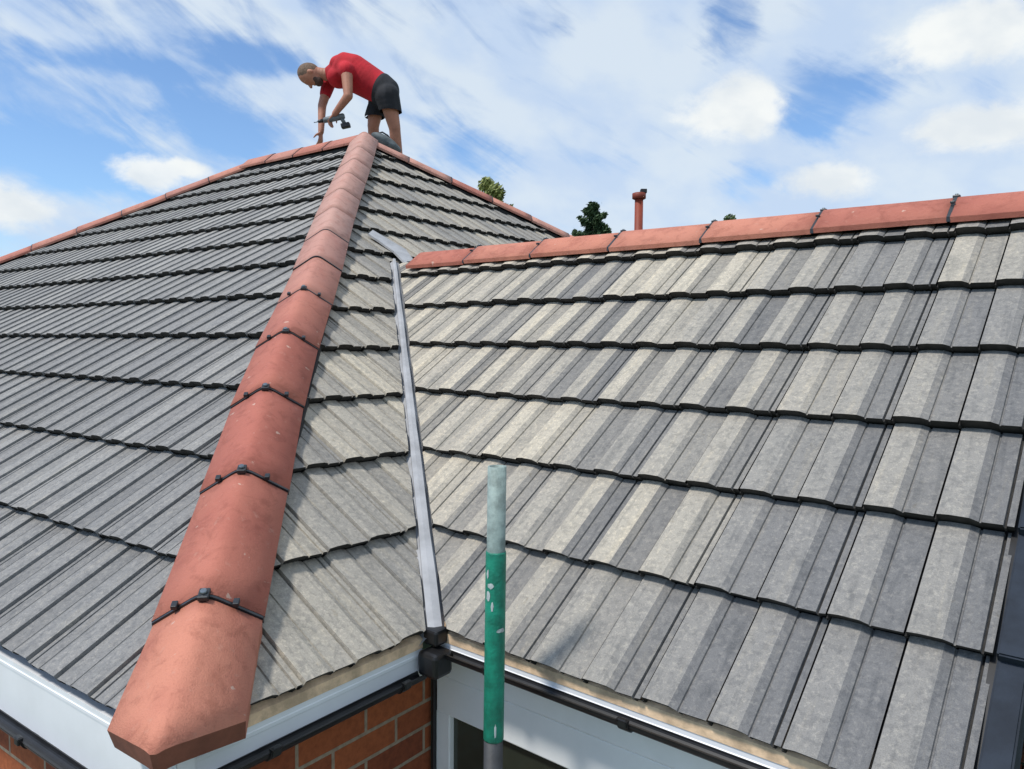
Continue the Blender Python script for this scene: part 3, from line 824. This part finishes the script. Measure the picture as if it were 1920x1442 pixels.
# clothes
bm = bmesh.new(); torso(bm, .014)
limb(bm, [chest, J(622, 138)], [.105, .085]); limb(bm, [chest, lsh], [.11, .082]); limb(bm, [chest, rsh], [.11, .082])
limb(bm, [lsh, lsh.lerp(lel, .04)], [.080, .076]); limb(bm, [rsh, rsh.lerp(rel, .55)], [.078, .062])
ball(bm, J(640, 122, 0), .12, .15, .09, (RT, dep, UPz)); ball(bm, J(634, 146, -.02), .11, .15, .10, (RT, dep, UPz)); ball(bm, J(700, 170), .13, .14, .10, (RT, dep, UPz))
sh = fuse('t_shirt', bm, 'shirt', body, .012, 4)
# trim the shirt at the waist so that the shorts take over
bmx = bmesh.new(); bmx.from_mesh(sh.data)
wd = (pelv - belly).normalized()
bmesh.ops.bisect_plane(bmx, geom=bmx.verts[:] + bmx.edges[:] + bmx.faces[:], plane_co=J(719, 165), plane_no=wd, clear_outer=True); bmx.to_mesh(sh.data); bmx.free()
bm = bmesh.new()
for i in range(4):
    f = i / 3; c = J(714, 167).lerp(J(726, 178), f); up = dep.cross(wd).normalized()
    ball(bm, c, .11, .190, .160, (wd, dep, up), 16)
hemL, hemR = lhip.lerp(lkn, .62), rhip.lerp(rkn, .66)
limb(bm, [lhip, hemL], [.128, .112]); limb(bm, [rhip, hemR], [.128, .108])
so = fuse('shorts', bm, 'shorts', body, .012, 4)
bmx = bmesh.new(); bmx.from_mesh(so.data)
bmesh.ops.bisect_plane(bmx, geom=bmx.verts[:] + bmx.edges[:] + bmx.faces[:], plane_co=J(720, 213), plane_no=Vector((0, 0, -1)), clear_outer=True)
bmesh.ops.bisect_plane(bmx, geom=bmx.verts[:] + bmx.edges[:] + bmx.faces[:], plane_co=J(708, 160), plane_no=-wd, clear_outer=True); bmx.to_mesh(so.data); bmx.free()
bm = bmesh.new()
ball(bm, headc + hx * .030 - hf * .012, .118, .090, .101, (hx, hy, hf), 18)
ho = fuse('hair', bm, 'hair', body, .008, 2)
bmx = bmesh.new(); bmx.from_mesh(ho.data)
bmesh.ops.bisect_plane(bmx, geom=bmx.verts[:] + bmx.edges[:] + bmx.faces[:], plane_co=headc + hx * .03 + hf * .02, plane_no=(hf - hx * .75).normalized(), clear_outer=True); bmx.to_mesh(ho.data); bmx.free()
bm = bmesh.new()
ball(bm, headc - hx * .088 + hf * .054, .046, .060, .050, (hx, hy, hf)); ball(bm, headc - hx * .058 + hf * .046, .056, .068, .042, (hx, hy, hf))
fuse('beard', bm, 'beard', body, .008, 2)
for a, kn in ((la, lkn), (ra, rkn)):
    bm = bmesh.new(); dn = fwd
    ball(bm, a + fwd * .05 - UPz * .055, .135, .05, .045, (fwd, dep, UPz)); limb(bm, [a + UPz * .02, a - UPz * .05], [.055, .055])
    fuse('boot', bm, 'boot', body, .012, 3)
# cordless drill in his left hand
dr = empty('cordless_drill', tuple(grip), 'small grey cordless drill held over the ridge in the roofer\'s hand', 'power tool')
dx = (J(650, 217, -.13) - J(608, 226, -.13)).normalized(); dz = UPz - dx * dx.z; dz.normalize()
bm = bmesh.new(); tube(bm, [grip - dx * .05, grip - dx * .045, grip + dx * .03, grip + dx * .15, grip + dx * .165], [.018, .027, .031, .031, .022], 16); link('drill_body', bm, 'grey_plastic', dr)
bm = bmesh.new(); tube(bm, [grip - dx * .11, grip - dx * .10, grip - dx * .055], [.010, .016, .020], 14); link('chuck', bm, 'black', dr)
bm = bmesh.new(); tube(bm, [grip - dx * .15, grip - dx * .10], .005, 8); link('drill_bit', bm, 'screw', dr)
bm = bmesh.new(); tube(bm, [grip + dx * .125 + dz * .0, grip + dx * .15 - dz * .075], [.020, .019], 12); link('handle', bm, 'grey_plastic', dr)
bm = bmesh.new(); rbox(bm, grip + dx * .155 - dz * .095, dx * .045, dep * .032, dz * .024, .008); link('battery', bm, 'black', dr)
# grey cloth tool bag lying behind the apex
bp_ = at(722, 262, 7.66)
bag = empty('tool_bag', tuple(bp_ - UPz * .06), 'low grey cloth tool bag resting on the roof top by the roofer\'s legs', 'bag')
bm = bmesh.new()
da = (DCOR - APEX).normalized()
ball(bm, bp_ - UPz * .015, .15, .10, .060, (da, dep, UPz)); ball(bm, bp_ + da * .05 - UPz * .03, .13, .10, .05, (da, dep, UPz))
fuse('pouch', bm, 'bag', bag, .012, 2)
bm = bmesh.new(); tube(bm, [bp_ - da * .07 + UPz * .035, bp_ - da * .03 + UPz * .062, bp_ + da * .03 + UPz * .055, bp_ + da * .07 + UPz * .015], .008, 8); link('handle', bm, 'black', bag)

# ------------------------------------------------------------------ trees, hedge, ground
def leaf_cloud(name, fn, n, size, m_, parent, seed=1, nrm=None):
    bm = bmesh.new(); cl = bm.loops.layers.float_color.new('tone'); rng = random.Random(seed)
    for i in range(n):
        c, tn = fn(rng)
        a = Vector((rng.gauss(0, 1), rng.gauss(0, 1), rng.gauss(0, 1))).normalized(); b = a.orthogonal().normalized(); s = size * rng.uniform(.6, 1.4)
        c2 = a.cross(b)
        f = bm.faces.new([bm.verts.new(c + b * s), bm.verts.new(c + c2 * s * .45), bm.verts.new(c - b * s), bm.verts.new(c - c2 * s * .45)])
        for lp in f.loops: lp[cl] = (tn, tn, tn, 1)
    return link(name, bm, m_, parent)
GZ = -2.5
def conifer(px, py_top, depth, halfpx, label):
    top = at(px, py_top, depth); base = Vector((top.x, top.y, GZ)); Ht = top.z - GZ
    root = empty('conifer_tree', tuple(base), label, 'tree')
    bm = bmesh.new(); tube(bm, [base, base.lerp(top, .5), top - Zv * .2], [.22, .12, .02], 10); 
    rng = random.Random(5)
    wid = halfpx / FPX * depth
    brs = []
    z = 1.2
    while z < Ht - .1:
        fr = (Ht - z); L = min(wid * 2.2, .03 + fr * .60) 
        for k in range(5):
            a = rng.uniform(0, 6.28); LL = L * rng.uniform(.6, 1.15); p0 = base + Zv * z
            p1 = p0 + Vector((math.cos(a), math.sin(a), rng.uniform(.15, .5))) * LL; brs.append((p0, p1))
            if LL > .25: tube(bm, [p0, p1], [.02, .006], 5, False)
        z += .15
    link('trunk', bm, 'bark', root)
    def fn(r):
        p0, p1 = brs[min(len(brs) - 1, int(len(brs) * r.random() ** .55))]
        f = r.random() ** .6; s = .02 + .06 * (1 - f)
        return p0.lerp(p1, f) + Vector((r.gauss(0, s), r.gauss(0, s), r.gauss(0, s))), min(1, max(0, .2 + .5 * f + r.gauss(0, .2)))
    leaf_cloud('crown', fn, 30000, .05, 'needles', root, 3)
def broadleaf(px, py_top, depth, r, label, m_, seed, tall=1.0):
    top = at(px, py_top, depth); base = Vector((top.x, top.y, GZ))
    root = empty('broadleaf_tree', tuple(base), label, 'tree')
    rng = random.Random(seed)
    bm = bmesh.new(); cen = Vector((top.x, top.y, top.z - r * 1.5)); tube(bm, [base, base.lerp(cen, .6), cen, top - Zv * .15], [.2, .14, .08, .015], 8)
    cl_ = [(top - Zv * .22, .22)]
    for i in range(26):
        a = rng.uniform(0, 6.28); zz = rng.uniform(-1.5, .75); rad = r * math.sqrt(max(0.05, 1 - (zz / 1.6) ** 2)) * rng.uniform(.35, .85) * (.5 if zz > .4 else 1)
        c = cen + Vector((math.cos(a) * rad, math.sin(a) * rad, zz * r * 1.3)); cl_.append((c, r * rng.uniform(.2, .36)))
        tube(bm, [cen.lerp(base, .2), c], [.03, .008], 5, False)
    link('trunk', bm, 'bark', root)
    tn_ = [rng.random() for _ in cl_]
    def fn(q):
        i = q.randrange(len(cl_)); c, s = cl_[i]
        v = Vector((q.gauss(0, 1), q.gauss(0, 1), q.gauss(0, 1))).normalized() * s * q.random() ** .45
        return c + v, min(1, max(0, tn_[i] * .7 + q.uniform(-.1, .35)))
    leaf_cloud('crown', fn, 9000, .065, m_, root, seed)
conifer(1113, 378, 20, 38, 'dark green conifer standing beyond the wing ridge')
broadleaf(912, 331, 20, .85, 'pale yellow green treetop just showing over the far hip', 'leaf_light', 11)
broadleaf(1368, 402, 26, .8, 'small green treetop just showing over the wing ridge', 'leaf_mid', 12)
# dark hedge beyond the gable
hc = Vector((2.15, 5.6, 0))
hedge = empty('hedge', (hc.x, hc.y, GZ), 'dark green hedge in shade beyond the verge of the wing', 'hedge')
def fh(r):
    u = r.uniform(-1, 1); v = r.uniform(-1, 1); z = r.random()
    fc = r.randrange(3)
    if fc == 0: v = -1 + abs(r.gauss(0, .1))
    elif fc == 1: z = 1 - abs(r.gauss(0, .05))
    b = .10 * math.sin(u * 9 + z * 7)
    return Vector((hc.x + u * 1.25, hc.y + v * 1.9 + b, GZ + z * (2.35 + .12 * math.sin(u * 11)))), min(1, max(0, .4 + r.gauss(0, .25)))
leaf_cloud('foliage', fh, 16000, .05, 'leaf_hedge', hedge, 9)
for i in range(7):
    bm = bmesh.new(); b = Vector((hc.x - 1.1 + i * .36, hc.y + random.uniform(-.8, .8), GZ)); tube(bm, [b, b + Zv * 1.8], [.04, .02], 6); link('stem', bm, 'bark', hedge)
bm = bmesh.new(); S = 900
quad(bm, [Vector((-S, -S, GZ - .01)), Vector((S, -S, GZ - .01)), Vector((S, S, GZ - .01)), Vector((-S, S, GZ - .01))])
tag(link('ground', bm, 'grass'), 'rough lawn around the house', None, None, 'structure')
bm = bmesh.new()
quad(bm, [Vector((-9, -2.2, GZ - .002)), Vector((3.4, -2.2, GZ - .002)), Vector((3.4, 2.5, GZ - .002)), Vector((-9, 2.5, GZ - .002))])
tag(link('path', bm, 'paving'), 'paved strip beside the house', None, None, 'structure')
